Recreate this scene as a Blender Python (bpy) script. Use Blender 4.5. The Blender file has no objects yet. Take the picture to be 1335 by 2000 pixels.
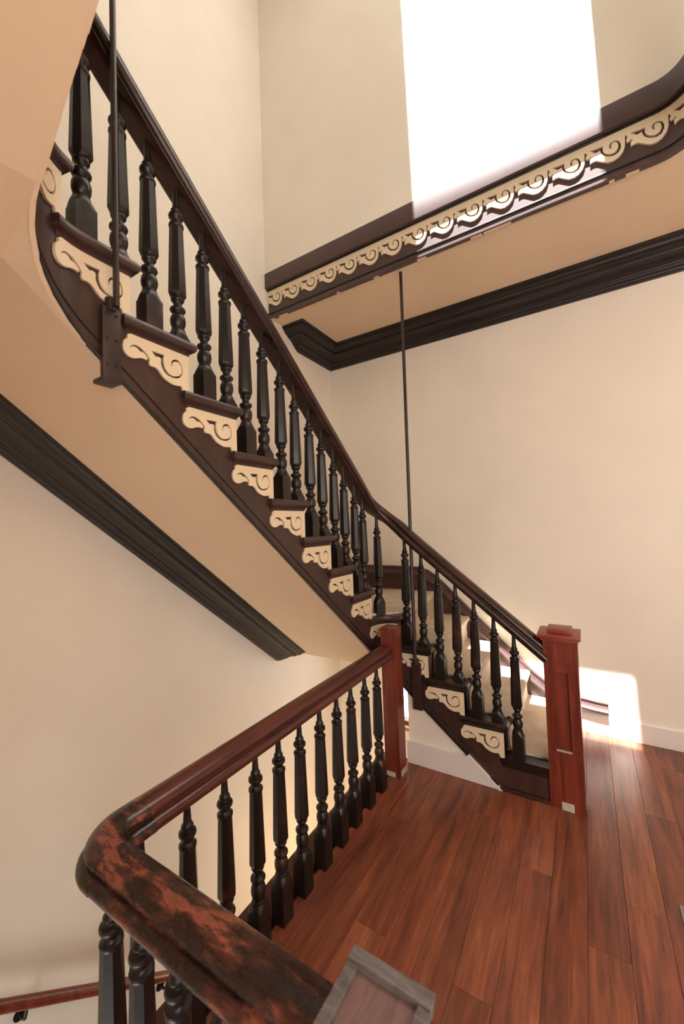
import bpy, bmesh, math, random
from mathutils import Vector, Matrix
from mathutils.geometry import tessellate_polygon
PI = math.pi
SC = bpy.context.scene
COL = SC.collection
rnd = random.Random(7)

# ------------------------------------------------------------------ camera, sky, sun, exposure
CAM_H = 1.62
cd = bpy.data.cameras.new('camera'); cam = bpy.data.objects.new('camera', cd); COL.objects.link(cam)
cd.sensor_fit = 'VERTICAL'; cd.sensor_height = 36.0; cd.lens = 763.75/2000*36.0
cd.clip_start = 0.02; cd.clip_end = 200
YAW, PITCH, ROLL = 0.55364, 0.03713, 0.03457           # to the left of north, upwards, clockwise
def cam_matrix():
    fw = Vector((-math.sin(YAW)*math.cos(PITCH), math.cos(YAW)*math.cos(PITCH), math.sin(PITCH)))
    right = Vector((math.cos(YAW), math.sin(YAW), 0)); up = right.cross(fw)
    r2 = right*math.cos(ROLL) - up*math.sin(ROLL)
    u2 = right*math.sin(ROLL) + up*math.cos(ROLL)
    return Matrix(((r2.x, u2.x, -fw.x, 0), (r2.y, u2.y, -fw.y, 0), (r2.z, u2.z, -fw.z, CAM_H), (0, 0, 0, 1)))
cam.matrix_world = cam_matrix()
cd.dof.use_dof = True; cd.dof.focus_distance = 2.5; cd.dof.aperture_fstop = 4.0
SC.camera = cam

w = bpy.data.worlds.new('sky'); SC.world = w; w.use_nodes = True
bgn = w.node_tree.nodes['Background']
bgn.inputs['Color'].default_value = (1.0, 0.985, 0.955, 1); bgn.inputs['Strength'].default_value = 6.8

sd = bpy.data.lights.new('sun', 'SUN'); sun = bpy.data.objects.new('sun', sd); COL.objects.link(sun)
sd.energy = 38.0; sd.angle = math.radians(0.5); sd.color = (1.0, 0.98, 0.96)
SUN_DIR = Vector((0.06, 1.0, -3.07)).normalized()
sun.rotation_euler = SUN_DIR.to_track_quat('-Z', 'Y').to_euler(); sun.location = (0, -1, 12)

SC.view_settings.view_transform = 'Standard'; SC.view_settings.look = 'None'
SC.view_settings.gamma = 1.0; SC.view_settings.use_curve_mapping = False
SC.view_settings.exposure = 0.0
SC.cycles.diffuse_bounces = 6; SC.cycles.max_bounces = 10
def portal(name, loc, rot, sx, sy):                     # guides the sky's light through an opening; gives none itself
    d = bpy.data.lights.new(name, 'AREA'); d.shape = 'RECTANGLE'; d.size = sx; d.size_y = sy; d.cycles.is_portal = True
    o = bpy.data.objects.new(name, d); COL.objects.link(o); o.location = loc; o.rotation_euler = rot
portal('skylight_portal', (-0.42, 1.835, 6.9), (0, 0, 0), 1.07, 1.33)
portal('opening_portal', (1.85, -0.75, 1.80), (math.pi/2, 0, 0), 2.2, 2.1)
portal('opening_portal', (-1.0, -0.75, -1.95), (math.pi/2, 0, 0), 1.0, 2.1)
portal('gallery_portal', (3.4, 1.1, 5.4), (0, math.pi/2, 0), 1.6, 2.0)

ld = bpy.data.lights.new('landing_fill', 'POINT'); lamp = bpy.data.objects.new('landing_fill', ld); COL.objects.link(lamp)
ld.shadow_soft_size = 0.2; ld.energy = 34.0; ld.color = (1.0, 0.70, 0.42)          # unseen warm fill added to brighten the walls, no real lamp hangs here
lamp.location = (2.4, 0.6, 3.25)
lw = bpy.data.lights.new('lower_stair_lamp', 'POINT'); lamp2 = bpy.data.objects.new('lower_stair_lamp', lw); COL.objects.link(lamp2)
lw.shadow_soft_size = 0.15; lw.energy = 30.0; lw.color = (1.0, 0.66, 0.36)          # lamp of the storey below, hidden by the landing
lamp2.location = (-1.45, 2.7, -1.25)
# ------------------------------------------------------------------ materials
def lin(r, g, b):
    f = lambda c: (c/255/12.92) if c/255 <= 0.04045 else ((c/255+0.055)/1.055)**2.4
    return (f(r), f(g), f(b), 1)
def mat(name, rough=0.5):
    m = bpy.data.materials.new(name); m.use_nodes = True
    b = m.node_tree.nodes['Principled BSDF']; b.inputs['Roughness'].default_value = rough
    return m, m.node_tree.nodes, m.node_tree.links, b
def N(nodes, t, **kw):
    n = nodes.new(t)
    for k, v in kw.items(): setattr(n, k, v)
    return n
def coords(nd, lk, scale=(1, 1, 1), rand=True):
    tc = N(nd, 'ShaderNodeTexCoord'); mp = N(nd, 'ShaderNodeMapping'); mp.inputs['Scale'].default_value = scale
    lk.new(tc.outputs['Object'], mp.inputs['Vector'])
    if rand:
        oi = N(nd, 'ShaderNodeObjectInfo'); mu = N(nd, 'ShaderNodeMath', operation='MULTIPLY'); mu.inputs[1].default_value = 37.0
        lk.new(oi.outputs['Random'], mu.inputs[0]); cx = N(nd, 'ShaderNodeCombineXYZ')
        for i in range(3): lk.new(mu.outputs[0], cx.inputs[i])
        lk.new(cx.outputs[0], mp.inputs['Location'])
    return mp.outputs[0]
def ramp(nd, stops):
    r = N(nd, 'ShaderNodeValToRGB'); e = r.color_ramp.elements
    e[0].position, e[0].color = stops[0]; e[1].position, e[1].color = stops[-1]
    for p, c in stops[1:-1]:
        x = e.new(p); x.color = c
    return r
def paint(name, rgb, rough=0.55, var=0.04, bump=0.05):
    m, nd, lk, b = mat(name, rough)
    v = coords(nd, lk, (1, 1, 1), False)
    n = N(nd, 'ShaderNodeTexNoise'); n.inputs['Scale'].default_value = 1.7; n.inputs['Detail'].default_value = 5
    lk.new(v, n.inputs['Vector'])
    c = lin(*rgb); d = tuple(x*(1-2*var) for x in c[:3])+(1,)
    r = ramp(nd, [(0.3, d), (0.7, c)]); lk.new(n.outputs['Fac'], r.inputs[0]); lk.new(r.outputs[0], b.inputs['Base Color'])
    n2 = N(nd, 'ShaderNodeTexNoise'); n2.inputs['Scale'].default_value = 60; n2.inputs['Detail'].default_value = 3
    lk.new(v, n2.inputs['Vector']); bp = N(nd, 'ShaderNodeBump'); bp.inputs['Strength'].default_value = bump; bp.inputs['Distance'].default_value = 0.01
    lk.new(n2.outputs['Fac'], bp.inputs['Height']); lk.new(bp.outputs[0], b.inputs['Normal'])
    return m
def wood(name, dark, light, rough=0.35, scale=(18, 18, 2.2), lo=0.35, hi=0.7, bump=0.12, coat=0.0, rr=0.12):
    m, nd, lk, b = mat(name, rough)
    v = coords(nd, lk, scale)
    n = N(nd, 'ShaderNodeTexNoise'); n.inputs['Scale'].default_value = 1.6; n.inputs['Detail'].default_value = 7; n.inputs['Roughness'].default_value = 0.62
    n.inputs['Distortion'].default_value = 0.6
    lk.new(v, n.inputs['Vector'])
    r = ramp(nd, [(lo, lin(*dark)), (hi, lin(*light))]); lk.new(n.outputs['Fac'], r.inputs[0]); lk.new(r.outputs[0], b.inputs['Base Color'])
    mr = N(nd, 'ShaderNodeMapRange'); mr.inputs['To Min'].default_value = rough-rr; mr.inputs['To Max'].default_value = rough+rr
    lk.new(n.outputs['Fac'], mr.inputs['Value']); lk.new(mr.outputs[0], b.inputs['Roughness'])
    bp = N(nd, 'ShaderNodeBump'); bp.inputs['Strength'].default_value = bump; bp.inputs['Distance'].default_value = 0.004
    lk.new(n.outputs['Fac'], bp.inputs['Height']); lk.new(bp.outputs[0], b.inputs['Normal'])
    b.inputs['Coat Weight'].default_value = coat; b.inputs['Coat Roughness'].default_value = 0.2
    return m
def worn_wood(name, dark, mid, worn, rough=0.33, amount=0.5, scale=(5, 5, 5)):
    """dark stain rubbed through to red wood in patches"""
    m, nd, lk, b = mat(name, rough)
    v = coords(nd, lk, scale)
    n = N(nd, 'ShaderNodeTexNoise'); n.inputs['Scale'].default_value = 2.6; n.inputs['Detail'].default_value = 9; n.inputs['Roughness'].default_value = 0.66
    lk.new(v, n.inputs['Vector'])
    r = ramp(nd, [(amount-0.07, lin(*dark)), (amount+0.01, lin(*mid)), (amount+0.05, lin(*worn)), (amount+0.2, lin(*mid))])
    lk.new(n.outputs['Fac'], r.inputs[0]); lk.new(r.outputs[0], b.inputs['Base Color'])
    n2 = N(nd, 'ShaderNodeTexNoise'); n2.inputs['Scale'].default_value = 40; n2.inputs['Detail'].default_value = 4
    lk.new(v, n2.inputs['Vector'])
    mr = N(nd, 'ShaderNodeMapRange'); mr.inputs['To Min'].default_value = rough-0.12; mr.inputs['To Max'].default_value = rough+0.16
    lk.new(n2.outputs['Fac'], mr.inputs['Value']); lk.new(mr.outputs[0], b.inputs['Roughness'])
    bp = N(nd, 'ShaderNodeBump'); bp.inputs['Strength'].default_value = 0.2; bp.inputs['Distance'].default_value = 0.004
    lk.new(n.outputs['Fac'], bp.inputs['Height']); lk.new(bp.outputs[0], b.inputs['Normal'])
    return m
def floor_wood(name):
    m, nd, lk, b = mat(name, 0.3)
    v = coords(nd, lk, (10.0, 0.9, 4.0))
    n = N(nd, 'ShaderNodeTexNoise'); n.inputs['Scale'].default_value = 2.2; n.inputs['Detail'].default_value = 8; n.inputs['Roughness'].default_value = 0.66; n.inputs['Distortion'].default_value = 0.5
    lk.new(v, n.inputs['Vector'])
    r = ramp(nd, [(0.28, lin(70, 38, 31)), (0.44, lin(114, 63, 46)), (0.6, lin(138, 79, 54)), (0.76, lin(172, 106, 66))])
    lk.new(n.outputs['Fac'], r.inputs[0])
    v2 = coords(nd, lk, (90.0, 5.0, 20.0))
    n2 = N(nd, 'ShaderNodeTexNoise'); n2.inputs['Scale'].default_value = 1.5; n2.inputs['Detail'].default_value = 5
    lk.new(v2, n2.inputs['Vector'])
    mx = N(nd, 'ShaderNodeMixRGB', blend_type='OVERLAY'); mx.inputs['Fac'].default_value = 0.35
    lk.new(r.outputs[0], mx.inputs[1]); lk.new(n2.outputs['Fac'], mx.inputs[2])
    oi = N(nd, 'ShaderNodeObjectInfo'); mm = N(nd, 'ShaderNodeMixRGB', blend_type='MULTIPLY'); mm.inputs['Fac'].default_value = 1.0
    lk.new(mx.outputs[0], mm.inputs[1]); lk.new(oi.outputs['Color'], mm.inputs[2]); lk.new(mm.outputs[0], b.inputs['Base Color'])
    mr = N(nd, 'ShaderNodeMapRange'); mr.inputs['To Min'].default_value = 0.22; mr.inputs['To Max'].default_value = 0.42
    lk.new(n2.outputs['Fac'], mr.inputs['Value']); lk.new(mr.outputs[0], b.inputs['Roughness'])
    bp = N(nd, 'ShaderNodeBump'); bp.inputs['Strength'].default_value = 0.08; bp.inputs['Distance'].default_value = 0.002
    lk.new(n2.outputs['Fac'], bp.inputs['Height']); lk.new(bp.outputs[0], b.inputs['Normal'])
    return m
def carpet_mat(name):
    m, nd, lk, b = mat(name, 0.95)
    v = coords(nd, lk, (1, 1, 1), False)
    n = N(nd, 'ShaderNodeTexNoise'); n.inputs['Scale'].default_value = 260; n.inputs['Detail'].default_value = 3
    lk.new(v, n.inputs['Vector'])
    n1 = N(nd, 'ShaderNodeTexNoise'); n1.inputs['Scale'].default_value = 7; n1.inputs['Detail'].default_value = 4
    lk.new(v, n1.inputs['Vector'])
    r = ramp(nd, [(0.3, lin(190, 174, 154)), (0.7, lin(232, 220, 202))]); lk.new(n.outputs['Fac'], r.inputs[0])
    r1 = ramp(nd, [(0.3, (0.8, 0.78, 0.76, 1)), (0.6, (1, 1, 1, 1))]); lk.new(n1.outputs['Fac'], r1.inputs[0])
    mx = N(nd, 'ShaderNodeMixRGB', blend_type='MULTIPLY'); mx.inputs['Fac'].default_value = 1
    lk.new(r.outputs[0], mx.inputs[1]); lk.new(r1.outputs[0], mx.inputs[2]); lk.new(mx.outputs[0], b.inputs['Base Color'])
    bp = N(nd, 'ShaderNodeBump'); bp.inputs['Strength'].default_value = 0.5; bp.inputs['Distance'].default_value = 0.004
    lk.new(n.outputs['Fac'], bp.inputs['Height']); lk.new(bp.outputs[0], b.inputs['Normal'])
    return m
def metal(name, rgb, rough):
    m, nd, lk, b = mat(name, rough); b.inputs['Base Color'].default_value = lin(*rgb); b.inputs['Metallic'].default_value = 1.0
    return m

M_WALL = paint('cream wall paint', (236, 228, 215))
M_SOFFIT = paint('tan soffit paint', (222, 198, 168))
M_WHITE = paint('white gloss paint', (226, 220, 214), 0.35, 0.02, 0.02)
M_SCROLL = paint('cream gloss paint', (226, 208, 178), 0.4, 0.02, 0.02)
M_CHIP = paint('chipped white paint', (206, 196, 184), 0.7, 0.3, 0.4)
M_PLASTER = paint('old plaster', (206, 184, 152), 0.85, 0.2, 0.5)
M_DARK = wood('dark stained wood', (52, 34, 30), (70, 47, 41), 0.42, (6, 6, 2), bump=0.05)
M_FASCIA = wood('brown fascia paint', (58, 37, 34), (80, 53, 49), 0.6, (3, 3, 3), bump=0.05, rr=0.08)
M_FASCIA.node_tree.nodes['Principled BSDF'].inputs['Sheen Weight'].default_value = 0.16
M_FASCIA.node_tree.nodes['Principled BSDF'].inputs['Specular IOR Level'].default_value = 0.5
M_CROWN = wood('near black moulding wood', (19, 12, 11), (31, 19, 17), 0.4, (6, 6, 6), bump=0.05)
M_BALUSTER = worn_wood('black stained turned wood', (24, 17, 15), (44, 27, 23), (66, 36, 28), 0.36, 0.62, (3, 3, 3))
M_RED = wood('red mahogany', (92, 36, 24), (136, 60, 42), 0.36, (22, 22, 1.6), bump=0.06)
M_CAP = wood('red mahogany cap', (120, 48, 34), (150, 66, 48), 0.34, (3, 20, 20), bump=0.06)
M_RAIL = wood('red brown handrail wood', (52, 26, 22), (104, 48, 38), 0.3, (7, 1.2, 7), 0.3, 0.75, bump=0.05)
M_RAILDARK = wood('dark stair handrail wood', (30, 19, 17), (66, 36, 31), 0.3, (4, 4, 4), 0.3, 0.75, bump=0.05)
M_WORN = worn_wood('worn handrail wood', (42, 26, 23), (88, 48, 39), (146, 80, 62), 0.26, 0.53, (2.4, 8.5, 8.5))
M_GREY = wood('weathered grey wood', (74, 68, 66), (122, 114, 112), 0.6, (8, 30, 8), bump=0.2)
M_END = wood('newel top panel wood', (100, 72, 70), (128, 96, 92), 0.45, (30, 5, 5), bump=0.1)
M_FLOOR = floor_wood('red brown floor boards')
M_GAP = wood('floor gap dark', (24, 12, 9), (34, 17, 12), 0.8)
M_NOSE = wood('dark red nosing wood', (58, 30, 25), (88, 46, 38), 0.45, (8, 2, 8))
M_CARPET = carpet_mat('beige carpet')
M_IRON = wood('painted iron', (44, 31, 29), (58, 42, 39), 0.4, (3, 3, 3), bump=0.03)
M_STEEL = metal('grey metal', (150, 152, 156), 0.4)
M_CASING = wood('window casing wood', (150, 96, 58), (182, 124, 78), 0.5)
def glass_mat():
    m, nd, lk, b = mat('window glass', 0.0); b.inputs['Transmission Weight'].default_value = 1.0; b.inputs['IOR'].default_value = 1.0
    b.inputs['Base Color'].default_value = (0.95, 0.97, 1, 1); return m
M_GLASS = glass_mat()

# ------------------------------------------------------------------ helpers
def link(name, me, m, parent=None, loc=None):
    o = bpy.data.objects.new(name, me); COL.objects.link(o)
    if m is not None and not me.materials: me.materials.append(m)
    if parent is not None: o.parent = parent
    if loc is not None: o.location = loc
    return o
def finish(bm, name, smooth=None):
    bmesh.ops.remove_doubles(bm, verts=bm.verts, dist=1e-5)
    bmesh.ops.recalc_face_normals(bm, faces=bm.faces)
    me = bpy.data.meshes.new(name); bm.to_mesh(me); bm.free()
    if smooth is not None:
        for p in me.polygons: p.use_smooth = True
        me.set_sharp_from_angle(angle=math.radians(smooth))
    return me
def obj(name, bm, m, parent=None, smooth=None, loc=None):
    return link(name, finish(bm, name, smooth), m, parent, loc)
def thing(name, label, cat, loc=(0, 0, 0), group=None):
    o = bpy.data.objects.new(name, None); COL.objects.link(o); o.location = loc; o.empty_display_size = 0.1
    return tag(o, label, cat, group)
def tag(o, label, cat=None, group=None, kind=None):
    o['label'] = label
    if cat: o['category'] = cat
    if group: o['group'] = group
    if kind: o['kind'] = kind
    return o
def struct(o, label, cat): return tag(o, label, cat, None, 'structure')
def face(bm, vs):
    try: return bm.faces.new(vs)
    except ValueError: return None
def box(bm, x0, x1, y0, y1, z0, z1, bev=0.0):
    v = [bm.verts.new(p) for p in ((x0, y0, z0), (x1, y0, z0), (x1, y1, z0), (x0, y1, z0), (x0, y0, z1), (x1, y0, z1), (x1, y1, z1), (x0, y1, z1))]
    fs = [face(bm, [v[i] for i in q]) for q in ((0, 3, 2, 1), (4, 5, 6, 7), (0, 1, 5, 4), (1, 2, 6, 5), (2, 3, 7, 6), (3, 0, 4, 7))]
    if bev > 0:
        es = {e for f in fs for e in f.edges}
        bmesh.ops.bevel(bm, geom=list(es), offset=bev, segments=2, affect='EDGES', profile=0.6)
def loft(bm, rings, closed=True, caps=True):
    rs = [[bm.verts.new(p) for p in r] for r in rings]
    for a, b in zip(rs, rs[1:]):
        n = len(a)
        for i in range(n if closed else n-1):
            face(bm, [a[i], a[(i+1) % n], b[(i+1) % n], b[i]])
    if caps:
        face(bm, rs[0][::-1]); face(bm, rs[-1])
def cyl(bm, p, q, r, n=14, r2=None):
    p = Vector(p); q = Vector(q); t = (q-p).normalized(); a = t.orthogonal().normalized(); b = t.cross(a)
    r2 = r if r2 is None else r2
    ring = lambda c, rr: [c+(a*math.cos(2*PI*i/n)+b*math.sin(2*PI*i/n))*rr for i in range(n)]
    loft(bm, [ring(p, r), ring(q, r2)])
def sweep(bm, pts, prof, side=1.0, closed_prof=True, caps=True, plumb=False, ups=None):
    """profile (w, h) carried along pts; w to the right of travel, h upwards; corners mitred"""
    pts = [Vector(p) for p in pts]; n = len(pts); rings = []
    for i, p in enumerate(pts):
        d0 = (pts[i]-pts[i-1]) if i > 0 else (pts[1]-pts[0])
        d1 = (pts[i+1]-pts[i]) if i < n-1 else (pts[-1]-pts[-2])
        h0 = Vector((d0.x, d0.y, 0)).normalized(); h1 = Vector((d1.x, d1.y, 0)).normalized()
        r0 = Vector((h0.y, -h0.x, 0)); r1 = Vector((h1.y, -h1.x, 0))
        r = (r0+r1).normalized(); k = 1/max(0.3, r.dot(r0))
        t = (d0.normalized()+d1.normalized()).normalized()
        h = (h0+h1).normalized()
        if plumb: u = Vector((0, 0, 1))
        else:
            u = Vector((r.y, -r.x, 0)); u = r.cross(t); u.normalize()
        rings.append([p+r*(a*k*side)+u*b for a, b in prof])
    loft(bm, rings, closed_prof, caps)
def plate(bm, outer, holes, d0, d1, mp):
    """flat polygon with holes given thickness between d0 and d1; mp(u, v, d) -> point"""
    loops = [outer]+list(holes)
    tris = tessellate_polygon([[Vector((a, b, 0)) for a, b in l] for l in loops])
    flat = [p for l in loops for p in l]
    F = [bm.verts.new(mp(a, b, d0)) for a, b in flat]; B = [bm.verts.new(mp(a, b, d1)) for a, b in flat]
    for t in tris:
        face(bm, [F[i] for i in t]); face(bm, [B[i] for i in reversed(t)])
    k = 0
    for l in loops:
        n = len(l)
        for i in range(n):
            a, b = k+i, k+(i+1) % n
            face(bm, [F[a], F[b], B[b], B[a]])
        k += n

# ------------------------------------------------------------------ plan geometry: the line of the stair string round the well
NWC, NWR = (-1.145, 2.41), 0.13
SWC, SWR = (-1.075, 0.602), 0.20
S1 = 1.145; S2 = S1+NWR*PI/2; S3 = S2+(NWC[1]-SWC[1]); S4 = S3+SWR*PI/2
def P(s, n=0.0):
    """point of the string face at run s, moved n into the well"""
    if s < S1: return (-s, 2.54-n)
    if s < S2:
        a = (s-S1)/NWR; r = NWR-n; return (NWC[0]-r*math.sin(a), NWC[1]+r*math.cos(a))
    if s < S3: return (-1.275+n, NWC[1]-(s-S2))
    if s < S4:
        a = (s-S3)/SWR; r = SWR-n; return (SWC[0]-r*math.cos(a), SWC[1]-r*math.sin(a))
    return (SWC[0]+(s-S4), 0.402+n)
def P3(s, n, z):
    x, y = P(s, n); return Vector((x, y, z))
ARCS = [S1+NWR*PI/2*i/10 for i in range(11)]+[S3+SWR*PI/2*i/14 for i in range(15)]
def path_map(bm, fn=P, cuts=ARCS):
    lo = min(v.co.x for v in bm.verts); hi = max(v.co.x for v in bm.verts)
    for c in cuts:
        if lo+1e-4 < c < hi-1e-4:
            bmesh.ops.bisect_plane(bm, geom=list(bm.verts)+list(bm.edges)+list(bm.faces), plane_co=(c, 0, 0), plane_no=(1, 0, 0))
    for v in bm.verts:
        x, y = fn(v.co.x, v.co.y); v.co = Vector((x, y, v.co.z))
def interp(tab, s):
    if s <= tab[0][0]:
        (a, b), (c, d) = tab[0], tab[1]
    elif s >= tab[-1][0]:
        (a, b), (c, d) = tab[-2], tab[-1]
    else:
        for (a, b), (c, d) in zip(tab, tab[1:]):
            if a <= s <= c: break
    return b+(d-b)*(s-a)/(c-a)
def z_string(s):                                       # lower edge of the string
    z = interp([(0.515, 0.0), (1.10, 0.484), (1.36, 0.742), (1.481, 0.841), (S3, 2.207), (S3+0.244, 2.415), (S4, 2.475), (S4+0.3, 2.755), (S4+1, 3.38)], s)
    return max(0.022, z)
def z_rail(s):                                         # underside of the stair handrail
    return interp([(0.25, 0.807), (1.10, 1.524), (1.37, 1.789), (S3, 3.245), (S4, 3.56), (S4+1, 4.45)], s)
# treads: top level and run of the nosing tip along the string
TIP = [None, 0.222, 0.448, 0.677, 0.904, 1.118, 1.335, 1.577, 1.819, 2.061, 2.302, 2.530, 2.768, 2.993, 3.2075, 3.40, 3.61, 3.83, 4.068, 4.306, 4.544]
TOP = [0.0, 0.197, 0.396, 0.593, 0.790, 0.985, 1.180]+[1.180+0.195*k for k in range(1, 14)]
NST = 19
RIS = [None]+[t+0.027 for t in TIP[1:]]
XW, YW, YS = -2.27, 3.536, -0.75                      # left wall, back wall, south wall
WALLPT = {1: (-0.25, YW), 2: (-0.475, YW), 3: (-0.704, YW), 4: (-0.935, YW), 5: (-1.225, YW), 6: (-2.12, YW), 7: (XW, 2.36)}
for k in range(8, 14): WALLPT[k] = (XW, P(RIS[k])[1])
WALLPT[14] = (XW, 0.30); WALLPT[15] = (XW, -0.35); WALLPT[16] = (-1.55, YS)
for k in range(17, 21): WALLPT[k] = (P(RIS[k])[0], YS)
CORNERS = {6: [(XW, YW)], 15: [(XW, YS)]}             # room corners inside a winder tread

# ================================================================== SETTING
# floor slab with the boards laid on it
bm = bmesh.new()
box(bm, -1.30, 3.4, 0.40, 2.6, -0.34, -0.022); box(bm, -1.09, 3.4, 2.6, YW, -0.34, -0.022); box(bm, -0.40, 3.4, YS, 0.40, -0.34, -0.022)
floor = struct(obj('floor', bm, M_GAP), 'reddish brown wooden floor of the landing, boards running away to the back wall', 'floor')
PW = 0.1358
JOINT = {1: 2.043, 2: 2.70, 3: 1.62, 0: 3.40, -1: 1.05, -2: 2.033, -3: 1.395, -4: 2.28, -5: 0.93, -6: 1.422, -7: 2.02, -8: 1.2}
plank_mesh = {}
def plank(x0, x1, y0, y1, tint):
    key = (round(x1-x0, 4), round(y1-y0, 3))
    if key not in plank_mesh:
        b = bmesh.new(); hw, hl = (x1-x0)/2-0.0005, (y1-y0)/2-0.0005; c = 0.0009
        rings = [[(-hw, -hl, -0.022), (hw, -hl, -0.022), (hw, hl, -0.022), (-hw, hl, -0.022)],
                 [(-hw, -hl, -c), (hw, -hl, -c), (hw, hl, -c), (-hw, hl, -c)],
                 [(-hw+c, -hl+c, 0), (hw-c, -hl+c, 0), (hw-c, hl-c, 0), (-hw+c, hl-c, 0)]]
        loft(b, rings); plank_mesh[key] = finish(b, 'plank')
    o = link('plank', plank_mesh[key], M_FLOOR, floor, ((x0+x1)/2, (y0+y1)/2, rnd.uniform(-0.0004, 0.0)))
    o.color = tint
for r in range(-8, 25):
    x0, x1 = 0.068+PW*(r-1), 0.068+PW*r
    ylo = 0.47 if x1 <= -0.34 else YS+0.002
    yhi = YW-0.002 if x0 > -0.30 else 2.53
    if x1 <= -1.18: continue
    x0 = max(x0, -1.185)
    j = JOINT.get(r, rnd.uniform(0.6, 2.6)); ys = [ylo]
    y = j-1.62*4
    while y < yhi-0.12:
        if y > ylo+0.12: ys.append(y)
        y += 1.62
    ys.append(yhi)
    for a, b in zip(ys, ys[1:]):
        g = rnd.uniform(0.82, 1.12); t = (g, g*rnd.uniform(0.95, 1.03), g*rnd.uniform(0.92, 1.04), 1)
        if r == -6 and abs(b-1.422) < 0.01: t = (1.3, 1.36, 1.3, 1)
        plank(x0, x1, a, b, t)
# dark nosing boards at the edge of the landing
bm = bmesh.new(); box(bm, -1.315, -1.187, 0.385, 2.56, -0.024, 0.003, 0.006)
t5 = struct(obj('trim_5', bm, M_NOSE), 'dark red nosing board along the landing edge under the balusters', 'trim')
bm = bmesh.new(); box(bm, -1.186, -0.405, 0.385, 0.468, -0.024, 0.003, 0.006); obj('nosing_board', bm, M_NOSE, t5)
bm = bmesh.new(); box(bm, -1.318, -1.3, 0.385, 2.56, -0.36, -0.026, 0.003); obj('apron_board', bm, M_DARK, t5)
bm = bmesh.new(); box(bm, -1.3, -0.4, 0.382, 0.4, -0.36, -0.026, 0.003); obj('apron_board', bm, M_DARK, t5)

# walls
ZB, ZT = -3.84, 6.9
bm = bmesh.new(); box(bm, XW-0.15, XW, YS-0.15, YW+0.15, ZB, ZT)
struct(obj('wall_left', bm, M_WALL), 'tall cream painted wall on the left rising through the stairwell', 'wall')
WX0, WX1, WZ0, WZ1 = -1.70, -1.20, -0.30, 0.55
bm = bmesh.new()
box(bm, XW, WX0, YW, YW+0.15, ZB, 3.85); box(bm, WX1, 3.4, YW, YW+0.15, ZB, 3.85)
box(bm, WX0, WX1, YW, YW+0.15, ZB, WZ0); box(bm, WX0, WX1, YW, YW+0.15, WZ1, 3.85)
struct(obj('wall_back', bm, M_WALL), 'cream painted back wall behind the lower stair flight and the landing', 'wall')
bm = bmesh.new()  # wall behind the viewer; its openings are added and sized for the light
for a in ((XW, 0.75, -0.9, 3.85), (2.95, 3.4, -0.9, 3.85), (0.75, 2.95, -0.9, 0.75), (0.75, 2.95, 2.85, 3.85), (XW, 3.4, ZB, -3.0), (XW, -1.5, -3.0, -0.9), (-0.5, 3.4, -3.0, -0.9), (XW, 3.4, 3.85, ZT)): box(bm, a[0], a[1], YS-0.15, YS, a[2], a[3])
struct(obj('wall_front', bm, M_WALL), 'cream wall behind the viewer with openings added on two storeys to let in light', 'wall')
bm = bmesh.new()  # right wall; the upper opening is added to light the upper storey
for a in ((YS-0.15, 0.1, ZB, 3.85), (2.1, YW+0.15, ZB, 3.85), (0.1, 2.1, ZB, 4.6), (YS-0.15, 0.1, 3.85, ZT), (2.1, YW+0.15, 3.85, ZT), (0.1, 2.1, 6.2, ZT)): box(bm, 3.4, 3.55, *a)
struct(obj('wall_right', bm, M_WALL), 'cream wall on the right with an upper opening added to let in light', 'wall')
# window under the stair, seen through the slit beside the first newel
win = struct(thing('window_1', 'bright small window under the stair seen past the short newel', 'window', ((WX0+WX1)/2, YW, WZ0)), 'bright small window under the stair seen past the short newel', 'window')
def wpart(name, m, *b, bev=0.003):
    q = bmesh.new(); cx = (WX0+WX1)/2
    box(q, b[0]-cx, b[1]-cx, b[2]-YW, b[3]-YW, b[4]-WZ0, b[5]-WZ0, bev); return obj(name, q, m, win)
wpart('window_frame', M_CASING, WX0, WX0+0.03, YW+0.02, YW+0.10, WZ0, WZ1); wpart('window_frame', M_CASING, WX1-0.03, WX1, YW+0.02, YW+0.10, WZ0, WZ1)
wpart('window_frame', M_CASING, WX0+0.03, WX1-0.03, YW+0.02, YW+0.10, WZ0, WZ0+0.03); wpart('window_frame', M_CASING, WX0+0.03, WX1-0.03, YW+0.02, YW+0.10, WZ1-0.03, WZ1)
wpart('pane', M_GLASS, WX0+0.03, WX1-0.03, YW+0.058, YW+0.062, WZ0+0.03, WZ1-0.03, bev=0)
wpart('window_sill', M_CASING, WX0-0.04, WX1+0.04, YW-0.05, YW+0.02, WZ0-0.03, WZ0)

# upper floor: fascia path  (t runs east along the opening, then turns south)
FXC, FR = 0.41, 0.16; FY = 2.563
FT1 = FXC-XW; FT2 = FT1+FR*PI/2; FT3 = FT2+3.3
def FP(t, n=0.0):
    if t < FT1: return (XW+t, FY-n)
    if t < FT2:
        a = (t-FT1)/FR; r = FR-n; return (FXC+r*math.sin(a), FY-FR+r*math.cos(a))
    return (FXC+FR-n, FY-FR-(t-FT2))
FCUTS = [FT1+FR*PI/2*i/10 for i in range(11)]
def fbox(bm, t0, t1, n0, n1, z0, z1): box(bm, t0, t1, n0, n1, z0, z1)
ZS = 3.476
bm = bmesh.new()                                       # soffit of the upper landing (L shaped, rounded inner corner)
inner = [FP(t, -0.02) for t in [0]+FCUTS+[FT3]]
out = inner+[(3.4, inner[-1][1]), (3.4, YW), (XW, YW)]
plate(bm, out, [], ZS, ZS+0.36, lambda u, v, d: Vector((u, v, d)))
struct(obj('ceiling', bm, M_SOFFIT), 'cream plaster underside of the upper landing above the lower flight', 'ceiling')
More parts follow.
